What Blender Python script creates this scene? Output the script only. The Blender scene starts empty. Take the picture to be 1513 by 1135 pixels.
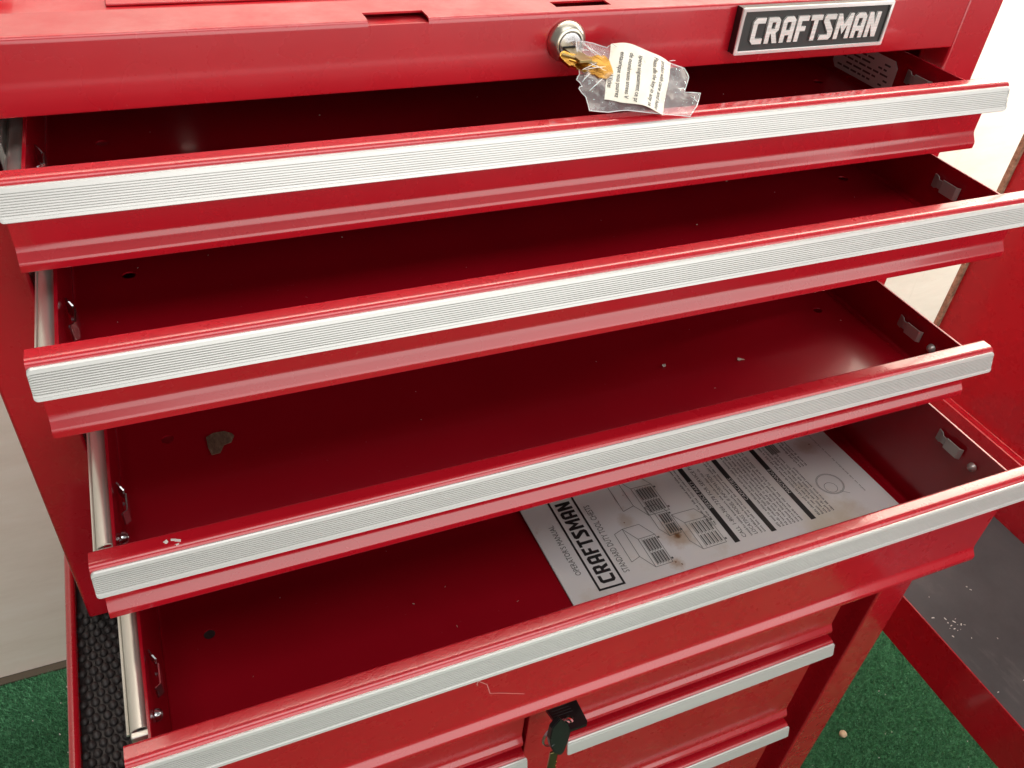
import bpy, bmesh, math, random
import numpy as np
from mathutils import Vector, Matrix, noise as mnoise
from mathutils.geometry import delaunay_2d_cdt
random.seed(7); rng = np.random.default_rng(11)
sc = bpy.context.scene
C = sc.collection

# ------------------------------------------------------------------ camera
cam_d = bpy.data.cameras.new('camera'); cam = bpy.data.objects.new('camera', cam_d); C.objects.link(cam)
cam.location = (-0.2251, -0.4305, 0.3518); cam.rotation_euler = (0.8801, -0.0753, -0.3942)
cam_d.sensor_width = 36.0; cam_d.lens = 1260.0/1513.0*36.0
cam_d.clip_start = 0.01; cam_d.clip_end = 50
sc.camera = cam

# ------------------------------------------------------------------ world, lamps, exposure
w = bpy.data.worlds.new('World'); sc.world = w; w.use_nodes = True
bg = w.node_tree.nodes['Background']; bg.inputs[0].default_value = (1.0, 0.97, 0.93, 1); bg.inputs[1].default_value = 0.24
def area(name, loc, aim, sx, sy, power, col):
    l = bpy.data.lights.new(name, 'AREA'); l.shape = 'RECTANGLE'; l.size = sx; l.size_y = sy; l.energy = power; l.color = col
    o = bpy.data.objects.new(name, l); C.objects.link(o); o.location = loc
    o.rotation_euler = (Vector(aim)-Vector(loc)).to_track_quat('-Z', 'Y').to_euler(); return o
area('door_light', (0.9, -2.6, 0.62), (0.0, 0.0, -0.1), 3.4, 2.5, 72, (1.0, 0.97, 0.93))
area('ceiling_light', (0.05, -0.95, 2.0), (0.1, -0.15, -0.2), 1.5, 0.9, 17, (1.0, 0.97, 0.94))
area('side_opening_light', (1.85, 0.12, 0.80), (1.60, 1.12, 0.84), 0.5, 1.0, 78, (1.0, 0.95, 0.86))
area('added_wall_wash_light', (0.55, 0.14, 1.50), (0.55, 1.14, 1.34), 2.0, 0.25, 75, (1.0, 0.97, 0.92))  # added unseen lamp, lifts the wall that the drawer lips mirror
vs = sc.view_settings; vs.view_transform = 'Standard'; vs.look = 'None'; vs.exposure = 0.0; vs.gamma = 1.0; vs.use_curve_mapping = False
try: sc.cycles.max_bounces = 8; sc.cycles.transparent_max_bounces = 12
except Exception: pass

# ------------------------------------------------------------------ materials
M = {}
def mat(name, col, rough=0.5, metal=0.0, coat=0.0, spec=0.5, alpha=1.0):
    m = bpy.data.materials.new(name); m.use_nodes = True; b = m.node_tree.nodes['Principled BSDF']
    b.inputs['Base Color'].default_value = (*col, 1); b.inputs['Roughness'].default_value = rough
    b.inputs['Metallic'].default_value = metal; b.inputs['Coat Weight'].default_value = coat
    b.inputs['Specular IOR Level'].default_value = spec; b.inputs['Alpha'].default_value = alpha
    M[name] = m; return m
def nd(m, t, **kw):
    n = m.node_tree.nodes.new(t)
    for k, v in kw.items():
        if k in n.inputs: n.inputs[k].default_value = v
        else: setattr(n, k, v)
    return n
def ln(m, a, b): m.node_tree.links.new(a, b)
def B(m): return m.node_tree.nodes['Principled BSDF']
def noise_tex(m, scale, detail=4, rough=0.55, stretch=None):
    tc = nd(m, 'ShaderNodeTexCoord'); n = nd(m, 'ShaderNodeTexNoise', Scale=scale, Detail=detail, Roughness=rough)
    src = tc.outputs['Object']
    if stretch:
        mp = nd(m, 'ShaderNodeMapping'); mp.inputs['Scale'].default_value = stretch; ln(m, src, mp.inputs[0]); src = mp.outputs[0]
    ln(m, src, n.inputs['Vector']); return n
def ramp(m, sock, stops):
    r = nd(m, 'ShaderNodeValToRGB'); ln(m, sock, r.inputs[0]); e = r.color_ramp.elements
    while len(e) < len(stops): e.new(0.5)
    for el, (p, c) in zip(e, stops): el.position = p; el.color = (*c, 1) if len(c) == 3 else c
    return r
def bump(m, sock, strength, dist):
    b = nd(m, 'ShaderNodeBump', Strength=strength, Distance=dist); ln(m, sock, b.inputs['Height']); ln(m, b.outputs[0], B(m).inputs['Normal'])
def mixc(m, fac, a, b):
    x = nd(m, 'ShaderNodeMix', data_type='RGBA'); ln(m, fac, x.inputs[0])
    for s, i in ((a, 6), (b, 7)):
        if isinstance(s, tuple): x.inputs[i].default_value = (*s, 1)
        else: ln(m, s, x.inputs[i])
    return x.outputs[2]

RED = (0.47, 0.006, 0.016)
def red_paint(name, rough=0.27, dust=0.0, coat=0.8, RED=RED):
    m = mat(name, RED, rough, coat=coat, spec=0.5); B(m).inputs['Coat Roughness'].default_value = 0.09
    n1 = noise_tex(m, 9, 3); r1 = ramp(m, n1.outputs['Fac'], [(0.3, (RED[0]*0.93, RED[1]*0.9, RED[2]*0.9)), (0.7, (RED[0]*1.06, RED[1]*1.15, RED[2]*1.1))])
    n2 = noise_tex(m, 420, 2, 0.5); fac2 = ramp(m, n2.outputs['Fac'], [(0.755, (0, 0, 0)), (0.775, (1, 1, 1))])
    ge = r1.outputs[0]
    # sparse dust specks, and a pale film of dust where asked
    mu = nd(m, 'ShaderNodeMath', operation='MULTIPLY'); ln(m, fac2.outputs[0], mu.inputs[0]); mu.inputs[1].default_value = 0.10
    col = mixc(m, mu.outputs[0], ge, (0.55, 0.42, 0.38))
    if dust > 0:
        n3 = noise_tex(m, 26, 6, 0.65); f3 = ramp(m, n3.outputs['Fac'], [(0.40, (0, 0, 0)), (0.72, (dust, dust, dust))])
        n4 = noise_tex(m, 5, 2, 0.5); f4 = ramp(m, n4.outputs['Fac'], [(0.42, (0.15, 0.15, 0.15)), (0.6, (1, 1, 1))])
        mm = nd(m, 'ShaderNodeMath', operation='MULTIPLY'); ln(m, f3.outputs[0], mm.inputs[0]); ln(m, f4.outputs[0], mm.inputs[1])
        col = mixc(m, mm.outputs[0], col, (0.62, 0.42, 0.40))
    ln(m, col, B(m).inputs['Base Color'])
    n5 = noise_tex(m, 40, 4, 0.6); rr = nd(m, 'ShaderNodeMapRange'); rr.inputs['From Min'].default_value = 0.3; rr.inputs['From Max'].default_value = 0.75
    rr.inputs['To Min'].default_value = rough-0.015; rr.inputs['To Max'].default_value = rough+0.03+dust*0.3
    ln(m, n5.outputs['Fac'], rr.inputs['Value']); ln(m, rr.outputs[0], B(m).inputs['Roughness'])
    return m
red_paint('red paint'); red_paint('red paint dusty', 0.3, dust=0.5, coat=0.4); red_paint('red paint inside shaded', 0.24, dust=0.0, coat=0.25, RED=(0.34, 0.0030, 0.012))  # inside copy: same enamel, with the drawers' shade put into its colour
m = mat('brushed aluminium', (0.67, 0.67, 0.655), 0.36, metal=0.35)
n = noise_tex(m, 60, 5, 0.6, (0.05, 1, 1)); r = ramp(m, n.outputs['Fac'], [(0.35, (0.61, 0.61, 0.59)), (0.65, (0.715, 0.715, 0.695))]); ln(m, r.outputs[0], B(m).inputs['Base Color'])
n = noise_tex(m, 700, 3, 0.6); bump(m, n.outputs['Fac'], 0.06, 0.0004)
m = mat('zinc plate', (0.74, 0.73, 0.68), 0.28, metal=0.7)
n = noise_tex(m, 120, 4, 0.6, (1, 0.1, 1)); r = ramp(m, n.outputs['Fac'], [(0.3, (0.64, 0.63, 0.57)), (0.7, (0.82, 0.81, 0.76))]); ln(m, r.outputs[0], B(m).inputs['Base Color'])
m = mat('bright steel', (0.66, 0.67, 0.70), 0.22, metal=1.0)
m = mat('dull steel', (0.50, 0.48, 0.45), 0.38, metal=0.55)
m = mat('satin nickel', (0.60, 0.56, 0.47), 0.30, metal=1.0)
n = noise_tex(m, 300, 3); bump(m, n.outputs['Fac'], 0.08, 0.0003)
mat('chrome', (0.84, 0.84, 0.82), 0.18, metal=0.55)
m = mat('brushed letters', (0.74, 0.735, 0.70), 0.34, metal=0.35)
n = noise_tex(m, 900, 3, 0.6, (0.06, 1, 1)); r = ramp(m, n.outputs['Fac'], [(0.3, (0.58, 0.57, 0.54)), (0.7, (0.86, 0.85, 0.82))]); ln(m, r.outputs[0], B(m).inputs['Base Color']); bump(m, n.outputs['Fac'], 0.1, 0.0003)
m = mat('badge black', (0.030, 0.029, 0.028), 0.50)
n = noise_tex(m, 1500, 2); bump(m, n.outputs['Fac'], 0.25, 0.0003)
mat('black plastic', (0.008, 0.008, 0.009), 0.35, coat=0.1)
mat('dark void', (0.010, 0.008, 0.008), 0.7)
m = mat('brass', (0.50, 0.27, 0.05), 0.24, metal=1.0)
n = noise_tex(m, 160, 3); bump(m, n.outputs['Fac'], 0.08, 0.0008)
r = ramp(m, n.outputs['Fac'], [(0.35, (0.33, 0.16, 0.03)), (0.65, (0.62, 0.36, 0.08))]); ln(m, r.outputs[0], B(m).inputs['Base Color'])
mat('old brass', (0.30, 0.22, 0.10), 0.38, metal=1.0)
m = mat('black rubber', (0.022, 0.020, 0.019), 0.48)
n = noise_tex(m, 260, 4, 0.65); r = ramp(m, n.outputs['Fac'], [(0.35, (0.030, 0.027, 0.027)), (0.75, (0.075, 0.067, 0.066))]); ln(m, r.outputs[0], B(m).inputs['Base Color'])
m = mat('worn black mat', (0.05, 0.047, 0.046), 0.62)
n = noise_tex(m, 7, 8, 0.68); r = ramp(m, n.outputs['Fac'], [(0.30, (0.044, 0.046, 0.050)), (0.55, (0.070, 0.072, 0.076)), (0.74, (0.14, 0.14, 0.14))])
n2 = noise_tex(m, 22, 6, 0.7, (1, 0.25, 1)); f2 = ramp(m, n2.outputs['Fac'], [(0.60, (0, 0, 0)), (0.78, (0.45, 0.45, 0.45))])
ln(m, mixc(m, f2.outputs[0], r.outputs[0], (0.20, 0.19, 0.18)), B(m).inputs['Base Color']); bump(m, n2.outputs['Fac'], 0.2, 0.001)
m = mat('manual paper', (0.66, 0.66, 0.64), 0.55)
n = noise_tex(m, 16, 6, 0.62); r = ramp(m, n.outputs['Fac'], [(0.36, (0.80, 0.80, 0.81)), (0.56, (0.82, 0.81, 0.79)), (0.76, (0.62, 0.53, 0.42))])
n2 = noise_tex(m, 60, 5, 0.7); f2 = ramp(m, n2.outputs['Fac'], [(0.66, (0, 0, 0)), (0.80, (0.6, 0.6, 0.6))])
colp = mixc(m, f2.outputs[0], r.outputs[0], (0.52, 0.40, 0.29))
for cx_, cy_, rad, colr, amt in ((0.080, -0.108, 0.026, (0.50, 0.36, 0.24), 0.75), (0.0795, -0.1095, 0.006, (0.22, 0.10, 0.035), 1.0), (0.066, -0.131, 0.012, (0.48, 0.33, 0.21), 0.7), (0.050, -0.085, 0.014, (0.55, 0.44, 0.34), 0.55), (0.235, -0.062, 0.020, (0.55, 0.45, 0.34), 0.6), (0.200, -0.150, 0.060, (0.66, 0.60, 0.44), 0.7)):
    g_ = nd(m, 'ShaderNodeNewGeometry'); ds = nd(m, 'ShaderNodeVectorMath', operation='DISTANCE'); ln(m, g_.outputs['Position'], ds.inputs[0]); ds.inputs[1].default_value = (cx_, cy_, -0.124)
    mr = nd(m, 'ShaderNodeMapRange'); mr.inputs['From Min'].default_value = rad; mr.inputs['From Max'].default_value = 0.0; mr.inputs['To Min'].default_value = -0.45; mr.inputs['To Max'].default_value = 0.55; mr.clamp = False; ln(m, ds.outputs['Value'], mr.inputs['Value'])
    nn_ = noise_tex(m, 1.6/rad, 6, 0.7); ad = nd(m, 'ShaderNodeMath', operation='ADD'); ln(m, mr.outputs[0], ad.inputs[0]); ln(m, nn_.outputs['Fac'], ad.inputs[1])
    rp = ramp(m, ad.outputs[0], [(0.45, (0, 0, 0)), (0.85, (amt, amt, amt))]); colp = mixc(m, rp.outputs[0], colp, colr)
ln(m, colp, B(m).inputs['Base Color'])
m = mat('slip paper', (0.78, 0.75, 0.66), 0.6)
n = noise_tex(m, 60, 4); r = ramp(m, n.outputs['Fac'], [(0.35, (0.70, 0.665, 0.57)), (0.65, (0.80, 0.775, 0.70))]); ln(m, r.outputs[0], B(m).inputs['Base Color'])
mat('sticker', (0.78, 0.75, 0.73), 0.5)
mat('print black', (0.018, 0.017, 0.018), 0.5); mat('print grey', (0.10, 0.098, 0.095), 0.6); mat('print pale', (0.34, 0.33, 0.31), 0.6)
mat('rust stain', (0.22, 0.10, 0.035), 0.8); mat('rust stain pale', (0.46, 0.35, 0.25), 0.8)
mat('scratch', (0.72, 0.36, 0.33), 0.6); mat('dust bit', (0.66, 0.58, 0.48), 0.8); mat('dust white', (0.72, 0.70, 0.66), 0.8)
m = mat('dead leaf', (0.085, 0.048, 0.028), 0.8)
n = noise_tex(m, 350, 6, 0.7, (1, 0.35, 1)); r = ramp(m, n.outputs['Fac'], [(0.35, (0.10, 0.048, 0.030)), (0.55, (0.20, 0.115, 0.072)), (0.72, (0.40, 0.30, 0.21))]); ln(m, r.outputs[0], B(m).inputs['Base Color']); bump(m, n.outputs['Fac'], 0.6, 0.001)
m = mat('pebble', (0.50, 0.36, 0.24), 0.7)
m = mat('wood batten', (0.42, 0.29, 0.18), 0.7)
n = noise_tex(m, 160, 6, 0.7); r = ramp(m, n.outputs['Fac'], [(0.35, (0.20, 0.12, 0.07)), (0.6, (0.46, 0.31, 0.20)), (0.75, (0.70, 0.58, 0.42))]); ln(m, r.outputs[0], B(m).inputs['Base Color'])
# clear plastic film
m = mat('clear film', (0.95, 0.95, 0.97), 0.06, coat=1.0, spec=1.0)
n = noise_tex(m, 110, 3, 0.6); r = nd(m, 'ShaderNodeMapRange'); r.inputs['From Min'].default_value = 0.40; r.inputs['From Max'].default_value = 0.72; r.inputs['To Min'].default_value = 0.09; r.inputs['To Max'].default_value = 0.26
ln(m, n.outputs['Fac'], r.inputs['Value']); ln(m, r.outputs[0], B(m).inputs['Alpha']); bump(m, n.outputs['Fac'], 0.3, 0.002)
mat('film seam', (0.93, 0.93, 0.95), 0.12, coat=1.0, alpha=0.6)
# painted plywood wall
m = mat('painted board', (0.70, 0.65, 0.58), 0.6)
n = noise_tex(m, 6.0, 9, 0.68, (1, 1, 4.5)); r = ramp(m, n.outputs['Fac'], [(0.28, (0.74, 0.645, 0.56)), (0.52, (0.81, 0.72, 0.635)), (0.74, (0.85, 0.775, 0.70))])
n2 = noise_tex(m, 11, 6, 0.7, (1, 1, 3.5)); f2 = ramp(m, n2.outputs['Fac'], [(0.65, (0, 0, 0)), (0.73, (0.55, 0.55, 0.55))])
n3 = noise_tex(m, 90, 4, 0.6, (0.4, 1, 4)); n4 = noise_tex(m, 4, 7, 0.65, (5, 1, 0.8)); f4 = ramp(m, n4.outputs['Fac'], [(0.60, (0, 0, 0)), (0.68, (0.4, 0.4, 0.4))]); c4 = mixc(m, f2.outputs[0], r.outputs[0], (0.36, 0.27, 0.20)); ln(m, mixc(m, f4.outputs[0], c4, (0.50, 0.39, 0.29)), B(m).inputs['Base Color']); bump(m, n3.outputs['Fac'], 0.12, 0.0015)
# turf
m = mat('turf base', (0.030, 0.115, 0.052), 0.9)
n = noise_tex(m, 260, 5, 0.75); r = ramp(m, n.outputs['Fac'], [(0.35, (0.012, 0.050, 0.022)), (0.55, (0.038, 0.140, 0.064)), (0.72, (0.10, 0.30, 0.16))]); ln(m, r.outputs[0], B(m).inputs['Base Color']); bump(m, n.outputs['Fac'], 0.8, 0.004)
m = mat('turf blade', (0.016, 0.115, 0.050), 0.5)
n = noise_tex(m, 150, 4, 0.7); r = ramp(m, n.outputs['Fac'], [(0.32, (0.042, 0.160, 0.070)), (0.55, (0.092, 0.320, 0.150)), (0.74, (0.20, 0.50, 0.28))]); ln(m, r.outputs[0], B(m).inputs['Base Color'])
mat('wall dirt', (0.085, 0.065, 0.045), 0.9)

# ------------------------------------------------------------------ helpers
def finish(me, angle=35):
    me.polygons.foreach_set('use_smooth', [True]*len(me.polygons)); me.set_sharp_from_angle(angle=math.radians(angle)); me.update()
def link(name, me, material, parent=None, kind=None, smooth=35):
    if smooth: finish(me, smooth)
    me.materials.clear(); me.materials.append(M[material])
    o = bpy.data.objects.new(name, me); C.objects.link(o)
    if smooth and len(me.polygons) < 6000: wn = o.modifiers.new('weighted_normal', 'WEIGHTED_NORMAL'); wn.keep_sharp = True; wn.weight = 100
    if parent: o.parent = parent
    if kind: o['kind'] = kind
    return o
def raw(name, v, f):
    me = bpy.data.meshes.new(name); me.from_pydata([tuple(p) for p in v], [], f); me.validate(); me.update(); return me
def thing(name, label, cat, loc=(0, 0, 0), group=None):
    o = bpy.data.objects.new(name, None); C.objects.link(o); o.location = loc; o['label'] = label; o['category'] = cat
    o.empty_display_size = 0.02
    if group: o['group'] = group
    return o
def tag(o, label, cat, group=None):
    o['label'] = label; o['category'] = cat
    if group: o['group'] = group
    return o
class MB:
    def __init__(s): s.v = []; s.f = []
    def add(s, v, f):
        k = len(s.v); s.v += [tuple(p) for p in v]; s.f += [tuple(i+k for i in q) for q in f]; return s
    def box(s, x0, x1, y0, y1, z0, z1, bev=0.0):
        bm = bmesh.new(); bmesh.ops.create_cube(bm, size=1)
        for q in bm.verts: q.co = Vector(((x0+x1)/2+q.co.x*(x1-x0), (y0+y1)/2+q.co.y*(y1-y0), (z0+z1)/2+q.co.z*(z1-z0)))
        if bev: bmesh.ops.bevel(bm, geom=bm.edges[:], offset=bev, segments=3, profile=0.5, affect='EDGES')
        bm.verts.index_update(); s.add([q.co for q in bm.verts], [[q.index for q in f.verts] for f in bm.faces]); bm.free(); return s
    def prism(s, poly, x0, x1):                       # closed (y,z) polygon swept along x
        n = len(poly); v = [(x0, *p) for p in poly]+[(x1, *p) for p in poly]
        f = [(i, (i+1) % n, n+(i+1) % n, n+i) for i in range(n)]+[tuple(range(n))[::-1], tuple(range(n, 2*n))]
        return s.add(v, f)
    def tube(s, pts, r, n=8):
        pts = [Vector(p) for p in pts]; v = []; f = []; up = None
        for i, p in enumerate(pts):
            t = (pts[min(i+1, len(pts)-1)]-pts[max(i-1, 0)]).normalized()
            if up is None: up = t.orthogonal().normalized()
            a = (up-t*up.dot(t)).normalized(); up = a; b = t.cross(a)
            rr = r[i] if isinstance(r, (list, tuple)) else r
            v += [p+(a*math.cos(2*math.pi*k/n)+b*math.sin(2*math.pi*k/n))*rr for k in range(n)]
        for i in range(len(pts)-1):
            f += [(i*n+k, i*n+(k+1) % n, (i+1)*n+(k+1) % n, (i+1)*n+k) for k in range(n)]
        f += [tuple(range(n))[::-1], tuple(range((len(pts)-1)*n, len(pts)*n))]
        return s.add(v, f)
    def lathe(s, prof, centre, axis='y', n=40):       # prof: (r, d) along -axis direction (towards the viewer)
        c = Vector(centre); v = []; f = []
        for r, d in prof:
            for k in range(n):
                a = 2*math.pi*k/n
                if axis == 'y': v.append(c+Vector((r*math.cos(a), -d, r*math.sin(a))))
                elif axis == 'x': v.append(c+Vector((d, r*math.cos(a), r*math.sin(a))))
                else: v.append(c+Vector((r*math.cos(a), r*math.sin(a), d)))
        for i in range(len(prof)-1):
            f += [(i*n+k, i*n+(k+1) % n, (i+1)*n+(k+1) % n, (i+1)*n+k) for k in range(n)]
        f.append(tuple(range((len(prof)-1)*n, len(prof)*n))); return s.add(v, f)
    def build(s, name, material, parent=None, kind=None, smooth=35):
        me = raw(name, s.v, s.f); bm = bmesh.new(); bm.from_mesh(me); bmesh.ops.recalc_face_normals(bm, faces=bm.faces); bm.to_mesh(me); bm.free()
        return link(name, me, material, parent, kind, smooth)
def fillet(pts, rad, n=4):
    out = [pts[0]]
    for i in range(1, len(pts)-1):
        p, a, b = Vector(pts[i]), Vector(pts[i-1]), Vector(pts[i+1]); r = rad[i] if isinstance(rad, (list, tuple)) else rad
        u, v = (a-p), (b-p); d = min(r, u.length*0.48, v.length*0.48); u.normalize(); v.normalize()
        if d < 1e-6: out.append(tuple(p)); continue
        for k in range(n+1):
            t = k/n; q = (p+u*d)*(1-t)**2+p*2*t*(1-t)+(p+v*d)*t*t; out.append(tuple(q))
    out.append(pts[-1]); return out
def sheet(pts, t):                                    # open polyline -> closed outline of thickness t (to the left)
    P = [Vector(p) for p in pts]; off = []
    for i, p in enumerate(P):
        d0 = (P[i]-P[i-1]).normalized() if i else None; d1 = (P[i+1]-P[i]).normalized() if i < len(P)-1 else None
        n0 = Vector((-d0.y, d0.x)) if d0 else None; n1 = Vector((-d1.y, d1.x)) if d1 else None
        if n0 is None: off.append(p+n1*t)
        elif n1 is None: off.append(p+n0*t)
        else:
            m_ = (n0+n1).normalized(); off.append(p+m_*t/max(0.5, m_.dot(n0)))
    return [tuple(p) for p in P]+[tuple(p) for p in reversed(off)]
def curve_mesh(name, loops, extrude):                 # 2D outlines with holes, filled and thickened
    cu = bpy.data.curves.new(name, 'CURVE'); cu.dimensions = '2D'; cu.fill_mode = 'BOTH'; cu.extrude = extrude
    for L in loops:
        s = cu.splines.new('POLY'); s.points.add(len(L)-1); s.use_cyclic_u = True
        for q, p in zip(s.points, L): q.co = (p[0], p[1], 0, 1)
    o = bpy.data.objects.new(name, cu); me = bpy.data.meshes.new_from_object(o); bpy.data.objects.remove(o); return me
def text_mesh(txt, size, extrude=0.0, shear=0.0, bold=0.0):
    cu = bpy.data.curves.new('txt', 'FONT'); cu.body = txt; cu.size = size; cu.extrude = extrude; cu.shear = shear; cu.resolution_u = 2; cu.offset = bold*size
    o = bpy.data.objects.new('txt', cu); me = bpy.data.meshes.new_from_object(o); bpy.data.objects.remove(o); return me
def circle(cx, cy, r, n=20): return [(cx+r*math.cos(2*math.pi*k/n), cy+r*math.sin(2*math.pi*k/n)) for k in range(n)]
def place(me, o, ex, ey):                             # put a flat mesh into the frame (o; ex, ey, ex x ey)
    ex = Vector(ex).normalized(); ey = Vector(ey).normalized(); ez = ex.cross(ey)
    me.transform(Matrix(((ex.x, ey.x, ez.x, o[0]), (ex.y, ey.y, ez.y, o[1]), (ex.z, ey.z, ez.z, o[2]), (0, 0, 0, 1)))); return me

GLYPH = {  # block capitals of the badge: outline first, then counters
 'C': (0.60, [[(0.14, 0), (0.58, 0), (0.58, 0.21), (0.24, 0.21), (0.21, 0.25), (0.21, 0.75), (0.24, 0.79), (0.58, 0.79), (0.58, 1), (0.14, 1), (0, 0.86), (0, 0.14)]]),
 'R': (0.64, [[(0, 0), (0.21, 0), (0.21, 0.36), (0.26, 0.36), (0.41, 0), (0.64, 0), (0.48, 0.40), (0.60, 0.50), (0.60, 0.88), (0.48, 1), (0, 1)], [(0.21, 0.55), (0.21, 0.81), (0.39, 0.81), (0.39, 0.55)]]),
 'A': (0.62, [[(0, 0), (0.21, 0), (0.21, 0.28), (0.41, 0.28), (0.41, 0), (0.62, 0), (0.62, 0.86), (0.48, 1), (0.14, 1), (0, 0.86)], [(0.21, 0.47), (0.21, 0.79), (0.41, 0.79), (0.41, 0.47)]]),
 'F': (0.54, [[(0, 0), (0.21, 0), (0.21, 0.40), (0.46, 0.40), (0.46, 0.59), (0.21, 0.59), (0.21, 0.80), (0.54, 0.80), (0.54, 1), (0, 1)]]),
 'T': (0.56, [[(0.18, 0), (0.39, 0), (0.39, 0.80), (0.58, 0.80), (0.58, 1), (0, 1), (0, 0.80), (0.18, 0.80)]]),
 'S': (0.62, [[(-0.06, 0), (0.48, 0), (0.60, 0.12), (0.60, 0.40), (0.27, 0.80), (0.62, 0.80), (0.62, 1), (0.12, 1), (0.02, 0.90), (0.02, 0.72), (0.36, 0.28), (0.36, 0.20), (0.0, 0.20)]]),
 'M': (0.80, [[(0, 0), (0.21, 0), (0.21, 0.55), (0.40, 0.18), (0.59, 0.55), (0.59, 0), (0.80, 0), (0.80, 1), (0.62, 1), (0.40, 0.56), (0.18, 1), (0, 1)]]),
 'N': (0.62, [[(0, 0), (0.21, 0), (0.21, 0.52), (0.41, 0), (0.62, 0), (0.62, 1), (0.41, 1), (0.41, 0.48), (0.21, 1), (0, 1)]])}
def word_loops(word, width, height, gap=0.11):
    tot = sum(GLYPH[c][0] for c in word)+gap*(len(word)-1); sx = width/tot; x = 0; out = []
    for c in word:
        wd, loops = GLYPH[c]; out.append([[((x+p[0])*sx, p[1]*height) for p in L] for L in loops]); x += wd+gap
    return out

# ------------------------------------------------------------------ the setting
FZ = -0.95; WY = 0.548
fl = MB().box(-3.5, 4.5, -3.5, WY+0.4, FZ-0.05, FZ).build('floor', 'turf base', kind='structure')
def turf(name, x0, x1, y0, y1, n):
    p = np.column_stack([rng.uniform(x0, x1, n), rng.uniform(y0, y1, n), np.full(n, FZ)])
    a = rng.uniform(0, 2*np.pi, n); l = rng.uniform(0.003, 0.0065, n); wd = rng.uniform(0.0004, 0.0008, n)
    lean = rng.normal(0, 0.0026, (n, 2)); d = np.column_stack([np.cos(a), np.sin(a), np.zeros(n)])*wd[:, None]
    top = p+np.column_stack([lean, l]); v = np.stack([p-d, p+d, top], 1).reshape(-1, 3)
    me = bpy.data.meshes.new(name); me.vertices.add(3*n); me.vertices.foreach_set('co', v.ravel())
    me.loops.add(3*n); me.loops.foreach_set('vertex_index', np.arange(3*n)); me.polygons.add(n); me.polygons.foreach_set('loop_start', np.arange(0, 3*n, 3))
    me.update(calc_edges=True); me.validate(); return me
parts_ = [turf('t', 0.36, 1.05, -0.40, 0.30, 300000), turf('t', -0.80, -0.40, 0.10, WY-0.012, 90000), turf('t', -1.3, 1.6, -1.0, WY-0.012, 200000)]
bm = bmesh.new(); [bm.from_mesh(q) for q in parts_]; tme = bpy.data.meshes.new('artificial_turf'); bm.to_mesh(tme); bm.free()
o = link('artificial_turf', tme, 'turf blade', kind='stuff', smooth=0); tag(o, 'short green artificial turf covering the floor', 'turf')
wall = MB().box(-3.0, 4.5, WY, WY+0.04, FZ+0.004, 1.6).build('wall', 'painted board', kind='structure')
MB().box(-3.0, 4.5, WY-0.014, WY-0.001, FZ+0.0005, FZ+0.005, 0.001).build('wall_base', 'wall dirt', kind='structure')
MB().box(0.6560, 0.6612, 0.1602, 0.1665, FZ+0.001, 0.5, 0.0004).build('wood_batten', 'wood batten')
tag(bpy.data.objects['wood_batten'], 'thin rough wooden strip standing behind the red cart panel', 'batten')

# ------------------------------------------------------------------ drawers shared by chest and cabinet
STRIP_T, STRIP_B = (0.0, 0.0), (-0.0039, -0.0144)
def strip_profile():
    a, b = Vector(STRIP_T), Vector(STRIP_B); d = b-a; n = Vector((-0.965, 0.262))    # n points out of the face
    pts = [tuple(a-n*0.0006+d*(-0.02)), tuple(a+d*0.03)]
    for k in range(9):
        t = 0.17+k*0.0755; g = 0.0185
        pts += [tuple(a+d*(t-g)), tuple(a+d*(t-g*0.45)-n*0.0008), tuple(a+d*(t+g*0.45)-n*0.0008), tuple(a+d*(t+g))]
    pts += [tuple(a+d*0.86+n*0.0000), tuple(a+d*0.875+n*0.00035), tuple(a+d*0.97+n*0.00035), tuple(b-n*0.0006), tuple(b-n*0.0022), tuple(a-n*0.0022+d*0.03), tuple(a-n*0.0015-d*0.03)]
    return pts
def strip_mesh(x0, x1, plain=False):
    prof = strip_profile()
    if plain:
        a, b = Vector(STRIP_T), Vector(STRIP_B); d = b-a; n = Vector((-0.965, 0.262))
        prof = [tuple(a-n*0.0006-d*0.02), tuple(a+d*0.03), tuple(a+d*0.16), tuple(a+d*0.175-n*0.0005), tuple(a+d*0.2), tuple(a+d*0.96), tuple(b-n*0.0006), tuple(b-n*0.0022), tuple(a-n*0.0022+d*0.03), tuple(a-n*0.0015-d*0.03)]
    c = Vector(((prof[0][0]+prof[-3][0])/2-0.001, -0.0072)); r = 0.0018; secs = []
    for k in range(5): th = k/4*math.pi/2; secs.append((x0+r*(1-math.sin(th)), 1-2*r*(1-math.cos(th))/0.0149*1.0 if False else 1-2*r*(1-math.sin(th))*0 - 2*r*(1-math.sin(th))/0.0149))
    secs = [(x0+r*(1-math.cos(th)), 1-2*r*(1-math.sin(th))/0.0149) for th in (0, 0.35, 0.75, 1.15, math.pi/2)]
    secs = secs+[(x0+x1-x, s) for x, s in reversed(secs)]
    n = len(prof); v = []; f = []
    for x, s in secs: v += [(x, c.x+(p[0]-c.x)*s, c.y+(p[1]-c.y)*s) for p in prof]
    for i in range(len(secs)-1): f += [(i*n+k, i*n+(k+1) % n, (i+1)*n+(k+1) % n, (i+1)*n+k) for k in range(n)]
    f += [tuple(range(n)), tuple(range((len(secs)-1)*n, len(secs)*n))]
    m_ = MB().add(v, f); me = raw('handle_strip', m_.v, m_.f); bm = bmesh.new(); bm.from_mesh(me); bmesh.ops.recalc_face_normals(bm, faces=bm.faces); bm.to_mesh(me); bm.free(); return me
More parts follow.
